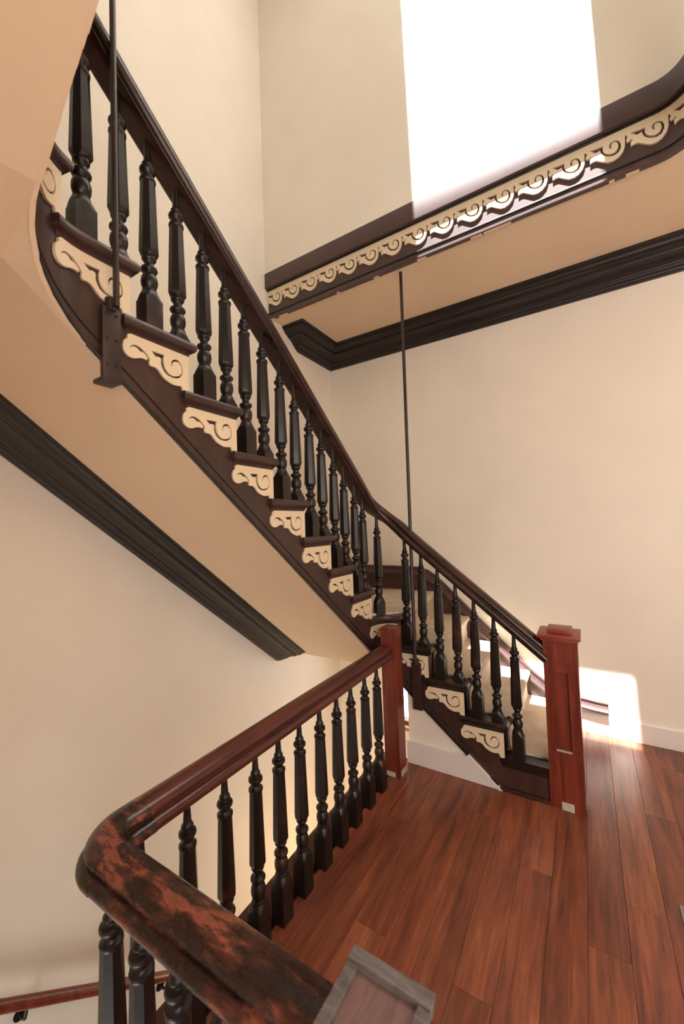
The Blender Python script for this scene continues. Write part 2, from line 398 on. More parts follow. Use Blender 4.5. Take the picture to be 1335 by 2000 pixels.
bm = bmesh.new(); fbox(bm, 0, FT3, -0.12, 0.033, 3.845, ZT); path_map(bm, FP, FCUTS)
struct(obj('wall_upper', bm, M_WALL, smooth=40), 'cream upper wall above the scrolled fascia with a bright patch of sun', 'wall')
tr = thing('trim_1', 'dark brown fascia of the upper landing with a running row of cream scrolls', 'trim', (0, 0, 0)); tr['kind'] = 'structure'
def fpart(name, m, t0, t1, n0, n1, z0, z1, bev=0.0):
    q = bmesh.new(); box(q, t0, t1, n0, n1, z0, z1, bev); path_map(q, FP, FCUTS); return obj(name, q, m, tr, 35)
fpart('fascia_board', M_FASCIA, 0, FT3, 0.001, 0.043, 3.712, 3.846, 0.003)
fpart('fascia_bead', M_CROWN, 0, FT3, 0.0, 0.020, 3.700, 3.711, 0.003)
fpart('backing_board', M_FASCIA, 0, FT3, -0.03, 0.0, 3.462, 3.712)
fpart('fascia_bead', M_CROWN, 0, FT3, 0.0, 0.016, 3.494, 3.506, 0.003)
fpart('lower_strip', M_FASCIA, 0, FT3, 0.0, 0.009, 3.458, 3.494, 0.002)
bm = bmesh.new()                                       # ragged plaster line under the fascia
r2 = random.Random(3); t = 0.02
while t < FT3-0.1:
    L = r2.uniform(0.02, 0.10); h = r2.uniform(0.001, 0.004)
    fbox(bm, t, t+L, -0.02, -0.002, 3.457-h, 3.4585); t += L+r2.choice((0.0, 0.01, 0.05, 0.3, 0.5))
path_map(bm, FP, FCUTS); q = obj('plaster_edge', bm, M_SOFFIT, tr); q['kind'] = 'stuff'
SO = [(.100, 3.700), (.100, 3.663), (.112, 3.650), (.104, 3.632), (.107, 3.620), (.1205, 3.620), (.124, 3.626), (.136, 3.6205), (.123, 3.611), (.123, 3.588), (.134, 3.594), (.152, 3.592), (.178, 3.572), (.203, 3.555), (.229, 3.552), (.252, 3.560), (.272, 3.579), (.282, 3.604), (.284, 3.640), (.284, 3.700)]
SH = [(.122, 3.662), (.187, 3.656), (.183, 3.636), (.189, 3.616), (.206, 3.600), (.227, 3.594), (.245, 3.600), (.254, 3.617), (.253, 3.635), (.243, 3.648), (.229, 3.651), (.221, 3.642), (.223, 3.626), (.216, 3.625), (.214, 3.645), (.222, 3.659), (.239, 3.659), (.256, 3.648), (.265, 3.626), (.264, 3.603), (.252, 3.584), (.231, 3.578), (.205, 3.587), (.184, 3.605), (.174, 3.627), (.173, 3.640), (.151, 3.636), (.136, 3.650)]
PER = 0.184
k = -20
ts0 = 0.100-XW
scroll_me = None
for i in range(-13, 17):
    tb = ts0+PER*i
    if tb < -0.09 or tb+PER > FT3-0.1: continue
    flat = tb+PER+0.01 < FT1 and tb > 0
    if flat and scroll_me is not None:
        link('scroll', scroll_me, M_SCROLL, tr, (XW+tb, FY, 0)); continue
    q = bmesh.new()
    so = [(a-0.100, b) for a, b in SO]; sh = [(a-0.100, b) for a, b in SH]
    if flat:
        plate(q, so, [sh], 0.011, 0.0005, lambda u, v, d: Vector((u, -d, v)))
        scroll_me = finish(q, 'scroll'); link('scroll', scroll_me, M_SCROLL, tr, (XW+tb, FY, 0))
    else:
        if tb < 0:
            plate(q, so, [sh], 0.011, 0.0005, lambda u, v, d: Vector((u+tb, d, v)))
            bmesh.ops.bisect_plane(q, geom=list(q.verts)+list(q.edges)+list(q.faces), plane_co=(0.001, 0, 0), plane_no=(1, 0, 0), clear_inner=True)
        else:
            plate(q, so, [sh], 0.011, 0.0005, lambda u, v, d: Vector((u+tb, d, v)))
        if not q.verts: q.free(); continue
        path_map(q, FP, FCUTS); obj('scroll', q, M_SCROLL, tr)

# roof of the stairwell with the skylight that lets the sun in
bm = bmesh.new(); SKX0, SKX1, SKY0, SKY1 = -0.955, 0.115, 1.17, 2.50
for a in ((XW-0.15, SKX0, YS-0.15, YW+.15), (SKX1, 3.4, YS-0.15, YW+.15), (SKX0, SKX1, YS-0.15, SKY0), (SKX0, SKX1, SKY1, YW+.15)): box(bm, *a, ZT, ZT+0.03)
struct(obj('ceiling.001', bm, M_WALL), 'cream ceiling high above the stairwell with a skylight opening', 'ceiling')

# crown mouldings
CR = [(0, 0), (.235, 0), (.236, -.012), (.230, -.019), (.222, -.020), (.221, -.030), (.212, -.031), (.206, -.042), (.194, -.054), (.176, -.062), (.166, -.063), (.165, -.071), (.156, -.072), (.154, -.080), (.140, -.082), (.120, -.090), (.100, -.104), (.088, -.118), (.080, -.119), (.078, -.128), (.066, -.129), (.060, -.138), (.048, -.145), (.042, -.146), (.040, -.155), (.024, -.157), (.018, -.165), (0, -.165)]
bm = bmesh.new(); sweep(bm, [(XW-0.06, 2.975, ZS), (XW, 2.975, ZS), (XW, YW, ZS), (3.4, YW, ZS)], CR, side=1.0, plumb=True)
struct(obj('trim_2', bm, M_CROWN, smooth=25), 'dark crown moulding round the back corner under the upper landing', 'trim')
def crown_slope():
    b = bmesh.new(); rings = []
    for y in (-0.74, 2.535):
        zs = 0.841+0.815*(2.278-y)
        rings.append([(XW+p*1.33, y, zs+d*0.75-0.001) for p, d in CR])
    loft(b, rings); return b
struct(obj('trim_3', crown_slope(), M_CROWN, smooth=25), 'dark raking crown moulding under the stair soffit on the left wall', 'trim')

# white baseboard and dark stair skirting on the back wall
bm = bmesh.new()
BB = [(0, 0), (.020, 0), (.020, .132), (.016, .141), (.010, .148), (0, .150)]
sweep(bm, [(3.4, YW, 0.001), (-0.24, YW, 0.001)], [(-a, b) for a, b in BB], plumb=True)
struct(obj('baseboard_back', bm, M_WHITE), 'white baseboard along the back wall right of the stair', 'baseboard')
TOPL = [(-2.268, 1.224), (-1.60, 1.222), (-1.40, 1.219), (-1.33, 1.212), (-1.26, 1.190), (-1.19, 1.145), (-1.12, 1.085), (-1.02, 0.985), (-0.80, 0.765), (-0.564, 0.540), (-0.40, 0.395), (-0.30, 0.322), (-0.20, 0.282), (-0.10, 0.262), (0.0, 0.251), (0.083, 0.247)]
bm = bmesh.new()
plate(bm, [(XW+.002, 0.6), (-1.05, 0.55), (-0.5, 0.05), (-0.3, 0.003), (-0.242, 0.003)]+[(a, b-0.01) for a, b in reversed(TOPL) if a < -0.25], [], YW-0.001, YW-0.026, lambda u, v, d: Vector((u, d, v)))
sk = struct(obj('trim_4', bm, M_FASCIA), 'dark stair skirting board with moulded cap along the back wall', 'trim')
bm = bmesh.new()
SKP = [(0, 0), (.026, 0), (.031, -.004), (.032, -.012), (.029, -.018), (.0265, -.021), (.031, -.036), (.038, -.050), (.045, -.058), (.050, -.062), (.051, -.070), (.048, -.077), (.036, -.082), (.028, -.086), (0, -.088)]
sweep(bm, [(a, YW-0.001, b) for a, b in TOPL], SKP, side=1.0)
obj('skirting_cap', bm, M_FASCIA, sk, 30)

# wall under the lower flight and its baseboard
bm = bmesh.new()
UX0 = -1.094
ys = [UX0, -1.0, -0.9, -0.8, -0.7, -0.6, -0.52]
plate(bm, [(UX0, -0.02), (-0.50, -0.02)]+[(x, max(0.0, z_string(-x)+0.03)) for x in reversed(ys)], [], 2.546, 2.62, lambda u, v, d: Vector((u, d, v)))
box(bm, UX0, UX0+0.09, 2.62, YW, -0.02, 0.50)
struct(obj('wall_stair', bm, M_WALL), 'small cream wall closing in the space under the lower flight', 'wall')
bm = bmesh.new()
plate(bm, [(UX0-0.012, 0.001), (-0.517, 0.001), (-0.692, 0.146), (UX0-0.012, 0.146)], [], 2.5455, 2.526, lambda u, v, d: Vector((u, d, v)))
bs = struct(obj('baseboard_stair', bm, M_WHITE), 'white baseboard under the lower flight, cut off along the slope', 'baseboard')
bm = bmesh.new()
plate(bm, [(-0.517, 0.001), (-0.500, 0.001), (-0.690, 0.160), (-0.706, 0.150)], [], 2.5455, 2.520, lambda u, v, d: Vector((u, d, v)))
obj('sloping_strip', bm, M_WHITE, bs)
# ground of the storey below
bm = bmesh.new(); box(bm, XW-0.15, 3.4, YS-0.15, YW+.15, ZB-0.05, ZB)
struct(obj('floor.001', bm, M_NOSE), 'wooden floor of the storey below', 'floor')

# ================================================================== STAIRCASE
stair = thing('staircase', 'dark stringed staircase with cream scroll brackets turning up round the well', 'staircase', (0, 0, 0))
# string board
bm = bmesh.new()
N0, N1 = -0.05, 0.0
for k in range(1, NST):
    a, b = RIS[k], RIS[k+1]
    if k == 1: a = 0.235
    m = max(2, int((b-a)/0.03)); ss = sorted({a+(b-a)*i/m for i in range(m+1)} | {c for c in ARCS if a < c < b})
    for i in range(len(ss)-1):
        p, q = ss[i], ss[i+1]; zt = TOP[k]-0.036; up = 0.07 if p > S3-0.02 else 0.02 if p > 0.52 else 0.0
        v = [bm.verts.new(c) for c in ((p, N0, z_string(p)+up), (q, N0, z_string(q)+up), (q, N0, zt), (p, N0, zt), (p, N1, z_string(p)), (q, N1, z_string(q)), (q, N1, zt), (p, N1, zt))]
        for f in ((4, 5, 6, 7), (1, 0, 3, 2), (0, 1, 5, 4), (3, 7, 6, 2)): face(bm, [v[j] for j in f])
        if i == 0: face(bm, [v[0], v[4], v[7], v[3]])
        if i == len(ss)-2: face(bm, [v[1], v[2], v[6], v[5]])
path_map(bm, P, [])
obj('string', bm, M_DARK, stair, 40)
bm = bmesh.new()                                       # bead along the lower edge
ss = sorted(set([0.52+i*0.05 for i in range(85)]) | set(ARCS)); ss = [s for s in ss if s < S3+0.2]
loft(bm, [[P3(s, n, z_string(s)+z) for n, z in ((0, -0.004), (0.010, -0.004), (0.012, 0.004), (0.010, 0.012), (0, 0.014))] for s in ss])
obj('string_bead', bm, M_CROWN, stair, 40)
bm = bmesh.new()
loft(bm, [[P3(s, n, z_string(s)+z) for n, z in ((0, 0.05), (0.003, 0.052), (0.003, 0.056), (0, 0.058))] for s in ss if s > 0.6])
obj('string_groove', bm, M_CROWN, stair, 40)
bm = bmesh.new(); box(bm, 0.235, 0.512, 0.0, 0.012, 0.001, 0.020, 0.003); path_map(bm)
obj('base_shoe', bm, M_DARK, stair)
# soffit
def P1z(y): return 0.841+0.815*(2.278-y)
bm = bmesh.new()
def poly(*pts):
    face(bm, [bm.verts.new(p) for p in pts])
NB = -0.05
lo = [0.55+i*(S1-0.55)/6 for i in range(7)]
for a, b in zip(lo, lo[1:]):
    (xa, ya), (xb, yb) = P(a, NB+0.04), P(b, NB+0.04)
    poly((xa, ya, z_string(a)), (xb, yb, z_string(b)), (xb, YW, z_string(b)), (xa, YW, z_string(a)))
arc = [S1+(S2-S1)*i/8 for i in range(9)]
hub = (-1.285, 2.585, 0.592)
for a, b in zip(arc, arc[1:]):
    poly((*P(a, -0.01), z_string(a)), (*P(b, -0.01), z_string(b)), hub)
poly((*P(S1, -0.01), z_string(S1)), hub, (XW, 2.585, 0.592), (XW, YW, 0.592), (-S1, YW, z_string(S1)))
YM = 0.402; y1 = SWC[1]; nn = 12
def P2z(x):
    if x < SWC[0]: return P1z(YM)+(z_string(S4)-P1z(YM))*(x+1.28)/(SWC[0]+1.28)
    return z_string(S4+x-SWC[0])
poly((-1.285, 2.41, P1z(2.41)), hub, (XW, 2.585, 0.592), (XW, 2.41, P1z(2.41)))
for i in range(nn):
    ya = 2.41+(y1-2.41)*i/nn; yb = 2.41+(y1-2.41)*(i+1)/nn
    za, zb = z_string(S2+2.41-ya), z_string(S2+2.41-yb)
    poly((-1.28, ya, za), (-1.28, yb, zb), (XW, yb, P1z(yb)), (XW, ya, P1z(ya)))
HUB = (-1.28, YM, P1z(YM))
poly((-1.28, y1, P1z(y1)), HUB, (XW, y1, P1z(y1)))
poly(HUB, (XW, 0.0, 2.40), (XW, y1, P1z(y1)))
poly(HUB, (XW, YS, 2.42), (XW, 0.0, 2.40)); poly(HUB, (-1.28, YS, 2.45), (XW, YS, 2.42))
xs = [-1.28, SWC[0], -0.925, SWC[0]+0.3, -0.3, 0.5]
for xa, xb in zip(xs, xs[1:]):
    poly((xa, YM, P2z(xa)), (xb, YM, P2z(xb)), (xb, YS, P2z(xb)-0.12), (xa, YS, P2z(xa)-0.12 if xa > -1.28 else 2.45))
na = 16
for i in range(na):
    def E(f):
        if f <= 0.5: y = y1+(YM-y1)*f*2; return (-1.281, y, P1z(y))
        x = -1.281+0.206*(f-0.5)*2; return (x, YM-0.001, P2z(x))
    fa, fb = i/na, (i+1)/na; sa, sb = S3+(S4-S3)*fa, S3+(S4-S3)*fb
    poly((*P(sa, 0.004), z_string(sa)), (*P(sb, 0.004), z_string(sb)), E(fb), E(fa))
bmesh.ops.remove_doubles(bm, verts=bm.verts, dist=1e-4)
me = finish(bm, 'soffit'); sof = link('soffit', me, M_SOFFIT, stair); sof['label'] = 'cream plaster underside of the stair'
so_m = sof.modifiers.new('thickness', 'SOLIDIFY'); so_m.thickness = 0.012; so_m.offset = 0
bm = bmesh.new(); r3 = random.Random(11); s = S3+0.02    # broken plaster lip along the curved edge
while s < S4+0.5:
    L = r3.uniform(0.02, 0.06); b_ = r3.uniform(0.002, 0.009)
    z0, z1 = z_string(s), z_string(s+L)
    v = [bm.verts.new(c) for c in ((s, -0.004, z0-0.007-b_*.3), (s+L, -0.004, z1-0.007-b_*.2), (s+L, 0.005+b_*.3, z1-0.006), (s, 0.005+b_*.4, z0-0.006), (s, -0.01, z0+0.008), (s+L, -0.01, z1+0.008), (s+L, 0.005+b_*.3, z1+0.003), (s, 0.005+b_*.4, z0+0.003))]
    for f in ((0, 1, 2, 3), (7, 6, 5, 4), (0, 4, 5, 1), (1, 5, 6, 2), (2, 6, 7, 3), (3, 7, 4, 0)): face(bm, [v[j] for j in f])
    s += L
path_map(bm, P, []); q = obj('plaster_edge', bm, M_SOFFIT, stair); q['kind'] = 'stuff'

# treads, risers, brackets
def fwd(k):
    a = Vector(P(RIS[k])); b = Vector(WALLPT[k]); d = (b-a).normalized()
    f = Vector((-d.y, d.x)); t = Vector(P(RIS[k]-0.05))-Vector(P(RIS[k]))
    return f if f.dot(t) > 0 else -f
def tread_bm(k):
    b = bmesh.new(); rings = []
    f = fwd(k); W0 = Vector(WALLPT[k]); W1 = Vector(WALLPT[k+1])
    back = RIS[k+1]+0.032
    side = 0.026 if k > 1 else 0.003
    for ins, z in ((0.024, -0.058), (0.022, -0.048), (0.014, -0.038), (0.006, -0.035), (0.001, -0.028), (0.0, -0.018), (0.002, -0.008), (0.008, 0.0)):
        pts = []
        n = 9
        for i in range(n):
            s = TIP[k]+ins+(back-ins*0.6-TIP[k]-ins)*i/(n-1); pts.append(P(s, side-ins*(1 if k > 1 else 0.1)))
        pts.append(P(back-ins*0.6, -0.03))
        pts.append(P(RIS[k+1], -0.03))
        pts.append(tuple(W1)); pts += CORNERS.get(k, [])[::1]
        pts.append(tuple(W0+f*(0.027-ins)))
        rings.append([(x, y, TOP[k]+z) for x, y in pts])
    rs = [[b.verts.new(p) for p in r] for r in rings]
    for a, c in zip(rs, rs[1:]):
        n = len(a)
        for i in range(n): face(b, [a[i], a[(i+1) % n], c[(i+1) % n], c[i]])
    for r in (rs[0], rs[-1]):
        try:
            fc = b.faces.new(r); bmesh.ops.triangulate(b, faces=[fc], ngon_method='EAR_CLIP')
        except ValueError: pass
    return b
BR_O = [(.2391, 2.2936), (0, 2.2936), (.0, 2.150), (.0253, 2.147), (.0269, 2.156), (.0341, 2.1704), (.05, 2.167), (.0708, 2.1656), (.0908, 2.1711), (.108, 2.1784), (.1199, 2.1881), (.1293, 2.1986), (.1387, 2.2055), (.148, 2.208), (.1619, 2.2066), (.1676, 2.2102), (.1695, 2.2183), (.1672, 2.23), (.1772, 2.2417), (.1882, 2.2506), (.1991, 2.2573), (.2142, 2.2612), (.227, 2.2599), (.2366, 2.2541), (.2429, 2.2461), (.2402, 2.2455), (.2356, 2.2510), (.226, 2.2545), (.2154, 2.2520), (.2058, 2.2450), (.1927, 2.2445), (.1839, 2.239), (.1768, 2.2311), (.1786, 2.2223), (.1886, 2.2246), (.1975, 2.2236), (.2084, 2.2208), (.2214, 2.2147), (.2361, 2.212), (.2485, 2.2138), (.2586, 2.2205), (.2656, 2.2303), (.2674, 2.244), (.2652, 2.2592), (.259, 2.2689), (.2508, 2.2743), (.2500, 2.288)]
BR_H = [(.1609, 2.2618), (.1075, 2.2641), (.1114, 2.2518), (.1112, 2.2383), (.1083, 2.2235), (.1, 2.2104), (.0877, 2.2006), (.0726, 2.1973), (.0571, 2.2005), (.0439, 2.2063), (.0344, 2.2175), (.0322, 2.2324), (.0351, 2.2457), (.0455, 2.2551), (.0585, 2.2565), (.0689, 2.2517), (.0755, 2.2414), (.0763, 2.2296), (.0799, 2.2371), (.0787, 2.2484), (.0701, 2.2595), (.0584, 2.265), (.0453, 2.2646), (.0323, 2.2513), (.0273, 2.234), (.0291, 2.2169), (.0387, 2.202), (.0547, 2.1936), (.0753, 2.1907), (.0954, 2.1936), (.11, 2.2026), (.1194, 2.2175), (.1228, 2.2299), (.1213, 2.2439), (.126, 2.2489), (.1331, 2.2498), (.1426, 2.2464), (.1519, 2.253)]
for k in range(1, NST):
    tr_ = obj('tread', tread_bm(k), M_DARK if k > 4 else M_BALUSTER, stair, 40)
    b = bmesh.new(); f = fwd(k); a = Vector(P(RIS[k], -0.001)); c = Vector(WALLPT[k]); f3 = Vector((f.x, f.y, 0))
    zz = (TOP[k-1], TOP[k]-0.05)
    ring = lambda p: [Vector((p.x, p.y, zz[0])), Vector((p.x, p.y, zz[0]))-f3*0.02, Vector((p.x, p.y, zz[1]))-f3*0.02, Vector((p.x, p.y, zz[1]))]
    loft(b, [ring(a), ring(c-(c-a).normalized()*0.004)])
    obj('riser', b, M_DARK, stair)
    if k == 1: continue
    run = RIS[k+1]-RIS[k]; sc = min(1.0, run/0.2385)
    b = bmesh.new()
    plate(b, [(u*sc, z-2.35) for u, z in BR_O], [[(u*sc, z-2.35) for u, z in BR_H]], 0.009, 0.0005,
          lambda u, v, d: Vector((RIS[k]+0.002+u, d, TOP[k]+v)))
    path_map(b); obj('scroll_bracket', b, M_SCROLL, stair)

# carpet runner over the treads, edges clear of the balusters
bm = bmesh.new()
for k in range(1, 15):
    f = fwd(k); f3 = Vector((f.x, f.y, 0))
    A = Vector((*P(RIS[k], -0.088), 0)); W0 = Vector((*WALLPT[k], 0)); W0 = W0-(W0-A).normalized()*0.030
    Bk = Vector((*P(RIS[k+1], -0.088), 0)); W1 = Vector((*WALLPT[k+1], 0)); W1 = W1-(W1-Bk).normalized()*0.030
    t = TOP[k]; lowz = TOP[k-1]+0.012 if k > 1 else 0.002
    prof = [(0.020, t+0.012), (0.032, t+0.009), (0.041, t+0.001), (0.043, t-0.012), (0.040, t-0.024), (0.030, t-0.036), (0.018, t-0.052), (0.0135, t-0.075), (0.012, (t+lowz)/2), (0.015, lowz+0.012), (0.022, lowz)]
    m = 5
    def row(p0, p1, off, z): return [Vector((*(p0+(p1-p0)*i/m+f3*off).xy, z)) for i in range(m+1)]
    top_back = [Vector((*(Bk+(W1-Bk)*i/m).xy, t+0.0125)) for i in range(m+1)]
    cs = CORNERS.get(k)
    rows = [row(A, W0, o, z) for o, z in prof]
    if cs:
        cc = Vector((cs[0][0]+0.03, cs[0][1]-0.03, t+0.0125))
        face(bm, [bm.verts.new(p) for p in (*top_back, cc, *reversed(rows[0]))])
        rs = rows
    else:
        rs = [top_back]+rows
    loft(bm, rs, closed=False, caps=False)
    side = [r[0] for r in ([top_back]+rows)]
    inner = [Vector((p.x, p.y, t+0.0005)) if i < 2 else Vector((*(A+f3*0.004).xy, p.z)) for i, p in enumerate(side)]
    loft(bm, [side, inner], closed=False, caps=False)
carpet = tag(obj('stair_carpet', bm, M_CARPET, smooth=50), 'beige carpet runner laid over the steps of the dark staircase', 'carpet')

# ================================================================== BALUSTERS
PROF = [(.026, .184), (.026, .190), (.021, .193), (.0205, .197), (.0245, .203), (.0280, .214), (.0290, .226), (.0270, .240), (.0215, .250), (.0195, .254), (.0215, .258), (.0285, .265), (.0295, .270), (.0275, .276), (.0180, .282), (.0160, .289), (.0165, .297), (.0215, .303), (.0245, .307), (.0250, .312), (.0225, .317)]
TOPP = [(.0250, .598), (.0275, .601), (.0282, .606), (.0275, .611), (.0225, .614), (.0185, .618), (.0175, .624), (.0190, .630), (.0265, .637), (.0285, .644), (.0265, .651), (.0180, .656), (.0170, .659), (.0192, .664), (.0192, .670), (.0150, .676), (.0132, .681), (.0112, .715), (.0096, .775)]
bal_cache = {}
def baluster_mesh(shift, full):
    """full: height of the rail underside over the foot; the squared foot takes up the difference"""
    key = round(shift, 3)
    if key in bal_cache: return bal_cache[key]
    b = bmesh.new(); h = 0.032; zb = 0.150+shift
    sq = lambda r, z: [(r, -r, z), (r, r, z), (-r, r, z), (-r, -r, z)]
    def oct_(r, z, c=0.0):                             # square with cut corners (c from 0 to 0.41 r)
        a = r-c; return [(r, -a, z), (r, a, z), (a, r, z), (-a, r, z), (-r, a, z), (-r, -a, z), (-a, -r, z), (a, -r, z)]
    nb = 24                                                # squared foot whose top is turned to a cone, leaving curved shoulders
    def foot(z, rc):
        out = []
        for i in range(nb):
            t = 2*PI*i/nb; q = h/max(abs(math.cos(t)), abs(math.sin(t))); r_ = min(q, rc)
            out.append((r_*math.cos(t), r_*math.sin(t), z))
        return out
    R0 = h*1.41
    loft(b, [foot(0, R0), foot(zb, R0)]+[foot(zb+0.034*f, R0-(R0-0.0265)*f**0.9) for f in (0.15, 0.3, 0.5, 0.7, 0.85, 1.0)])
    n = 16
    rg = lambda r, z: [(r*math.cos(2*PI*i/n+PI/16), r*math.sin(2*PI*i/n+PI/16), z) for i in range(n)]
    loft(b, [rg(r, z+shift) for r, z in PROF])
    e8 = lambda r, z: [(r/math.cos(PI/8)*math.cos(2*PI*i/8+PI/8), r/math.cos(PI/8)*math.sin(2*PI*i/8+PI/8), z) for i in range(8)]
    loft(b, [e8(.0210, .3155+shift), e8(.0240, .318+shift), e8(.0305, .331+shift), e8(.0310, .336+shift), e8(.0280, .450+shift), e8(.0238, .602+shift)])
    loft(b, [rg(r, z+shift) for r, z in TOPP])
    me = finish(b, 'baluster', 38); me.materials.append(M_BALUSTER); bal_cache[key] = me
    return me
def baluster(parent, x, y, z, zr, rot):
    sh = round((zr-z-0.752)/0.006)*0.006
    o = bpy.data.objects.new('baluster', baluster_mesh(sh, zr-z)); COL.objects.link(o); o.parent = parent
    o.location = (x, y, z); o.rotation_euler = (0, 0, rot); return o
def rot_at(s):
    if s < S1: return 0
    if s < S2: return (s-S1)/NWR
    if s < S3: return PI/2
    if s < S4: return PI/2+(s-S3)/SWR
    return PI

RAILP = [(.038, 0), (.044, .001), (.046, .006), (.053, .008), (.0605, .015), (.063, .025), (.061, .035), (.054, .0415), (.046, .0445), (.0395, .0455), (.0385, .0475), (.042, .051), (.0455, .058), (.043, .069), (.034, .0785), (.019, .084), (0, .0855)]
RAILP = RAILP+[(-a, b) for a, b in reversed(RAILP[:-1])]

bal = thing('stair_balustrade', 'dark stair balustrade with turned balusters curving up from the cap newel', 'balustrade', (0, 0, 0))
ss = [0.2405]+[0.26+i*0.05 for i in range(18)]+[c for c in ARCS if c < S2+0.01]+[S2+0.04+i*0.08 for i in range(22)]+[c for c in ARCS if c > S2+0.01]+[S4+0.05+i*0.12 for i in range(9)]
ss = sorted(set(round(s, 4) for s in ss))
def smooth_rail(s): return sum(z_rail(s+d) for d in (-0.12, -0.06, 0, 0.06, 0.12))/5
bm = bmesh.new(); sweep(bm, [P3(s, -0.03, smooth_rail(s)) for s in ss], RAILP)
obj('handrail', bm, M_RAILDARK, bal, 40)
spots = [(1, 0.400)]
for k in (2, 3, 4): spots += [(k, TIP[k]+0.064), (k, TIP[k]+0.180)]
spots += [(5, 1.258), (6, 1.384), (6, 1.491)]
for k in range(7, 14): spots += [(k, TIP[k]+0.044), (k, TIP[k]+0.160)]
spots += [(14, 3.26), (14, 3.36), (15, 3.45), (15, 3.55), (16, 3.66), (16, 3.76), (17, 3.88), (17, 3.99), (18, 4.14), (18, 4.26)]
for k, s in spots:
    if s > 4.15: continue
    x, y = P(s, -0.03); baluster(bal, x, y, TOP[k], smooth_rail(s), rot_at(s))

# landing balustrade
RX, RY, RZ, RB = -1.145, 0.542, 0.752, 0.085
lb = thing('landing_balustrade', 'worn red brown balustrade bending round the stairwell edge of the landing', 'balustrade', (0, 0, 0))
bm = bmesh.new(); sweep(bm, [(RX, 2.337, RZ), (RX, RY+RB+0.06, RZ)], RAILP); obj('handrail', bm, M_RAIL, lb, 40)
bm = bmesh.new(); big = [(a*1.03, b*1.02-0.001) for a, b in RAILP]
bend = [(RX, RY+RB+0.06+0.0, RZ)]+[(RX+RB-RB*math.cos(a), RY+RB-RB*math.sin(a), RZ) for a in [PI/2*i/12 for i in range(13)]]+[(RX+RB+0.02, RY, RZ)]
sweep(bm, bend, big); o = obj('handrail_bend', bm, M_WORN, lb, 40); o['label'] = 'worn curved corner piece of the handrail'
bm = bmesh.new(); sweep(bm, [(RX+RB+0.0205, RY, RZ), (-0.357, RY, RZ)], RAILP); o = obj('handrail', bm, M_WORN, lb, 40); o['label'] = 'handrail length rubbed through to red wood'
for y in (2.19, 2.063-0.028, 1.902-0.028, 1.729, 1.576, 1.418, 1.275, 1.139, 0.985, 0.83, 0.672): baluster(lb, RX, y, 0.0, RZ, 0)
for x in (-1.055, -0.925, -0.79, -0.65, -0.51): baluster(lb, x, RY, 0.0, RZ, 0)

# ================================================================== NEWELS
def shaft(b, x0, x1, y0, y1, z0, z1, bev=0.003): box(b, x0, x1, y0, y1, z0, z1, bev)
n1 = thing('newel_post', 'red mahogany box newel with flat cap and recessed panel at the stair foot', 'newel', (-0.154, 2.61, 0), 'newel posts')
X0, X1, Y0, Y1 = -0.0855, 0.0855, -0.086, 0.086
bm = bmesh.new()                                       # shaft with a sunk panel in each of the two seen faces
PA, PB, PZ0, PZ1 = -0.042, 0.034, 0.32, 0.757
box(bm, X0, X1, Y0+0.012, Y1, 0, 0.945, 0.0)
box(bm, X0, PA, Y0, Y0+0.012, 0, 0.945); box(bm, PB, X1, Y0, Y0+0.012, 0, 0.945)
box(bm, PA, PB, Y0, Y0+0.012, 0, PZ0); box(bm, PA, PB, Y0, Y0+0.012, PZ1, 0.945)
obj('shaft', bm, M_RED, n1)
bm = bmesh.new(); box(bm, PA, PB, Y0-0.001, Y0+0.011, PZ0-0.002, PZ0+0.006, 0.001); obj('panel_ledge', bm, M_CHIP, n1)
bm = bmesh.new(); box(bm, -0.112, 0.104, -0.108, 0.108, 0.945, 0.966, 0.004); box(bm, -0.098, 0.092, -0.096, 0.096, 0.930, 0.946, 0.003)
cp = obj('cap', bm, M_CAP, n1, 35)
bm = bmesh.new(); box(bm, -0.062, 0.062, -0.062, 0.062, 0.966, 0.992, 0.004); obj('cap_block', bm, M_CAP, cp, 35)
def foot_plate(parent, x0, x1, y, z1=0.045, axis='x'):
    q = bmesh.new()
    if axis == 'x': box(q, x0, x1, y-0.003, y-0.0004, 0.001, z1, 0.0008); [cyl(q, (x0+(x1-x0)*a, y-0.003, z1*c), (x0+(x1-x0)*a, y-0.0055, z1*c), 0.005, 10) for a, c in ((.3, .35), (.7, .7), (.78, .3))]
    else: box(q, y+0.0004, y+0.003, x0, x1, 0.001, z1, 0.0008); [cyl(q, (y+0.003, x0+(x1-x0)*a, z1*c), (y+0.0055, x0+(x1-x0)*a, z1*c), 0.005, 10) for a, c in ((.3, .35), (.7, .7))]
    o = obj('foot_bracket', q, M_CHIP, parent); o['label'] = 'paint spattered metal bracket'
foot_plate(n1, -0.030, 0.030, Y0); foot_plate(n1, -0.02, 0.06, X1, axis='y')

n2 = thing('newel_post', 'short plain square red newel ending the landing handrail below the stair', 'newel', (-1.128, 2.389, 0), 'newel posts')
bm = bmesh.new(); box(bm, -0.052, 0.052, -0.053, 0.053, 0, 0.946, 0.003); obj('shaft', bm, M_RED, n2)
foot_plate(n2, -0.05, 0.02, -0.053, 0.03); foot_plate(n2, -0.035, 0.04, 0.052, 0.04, axis='y')

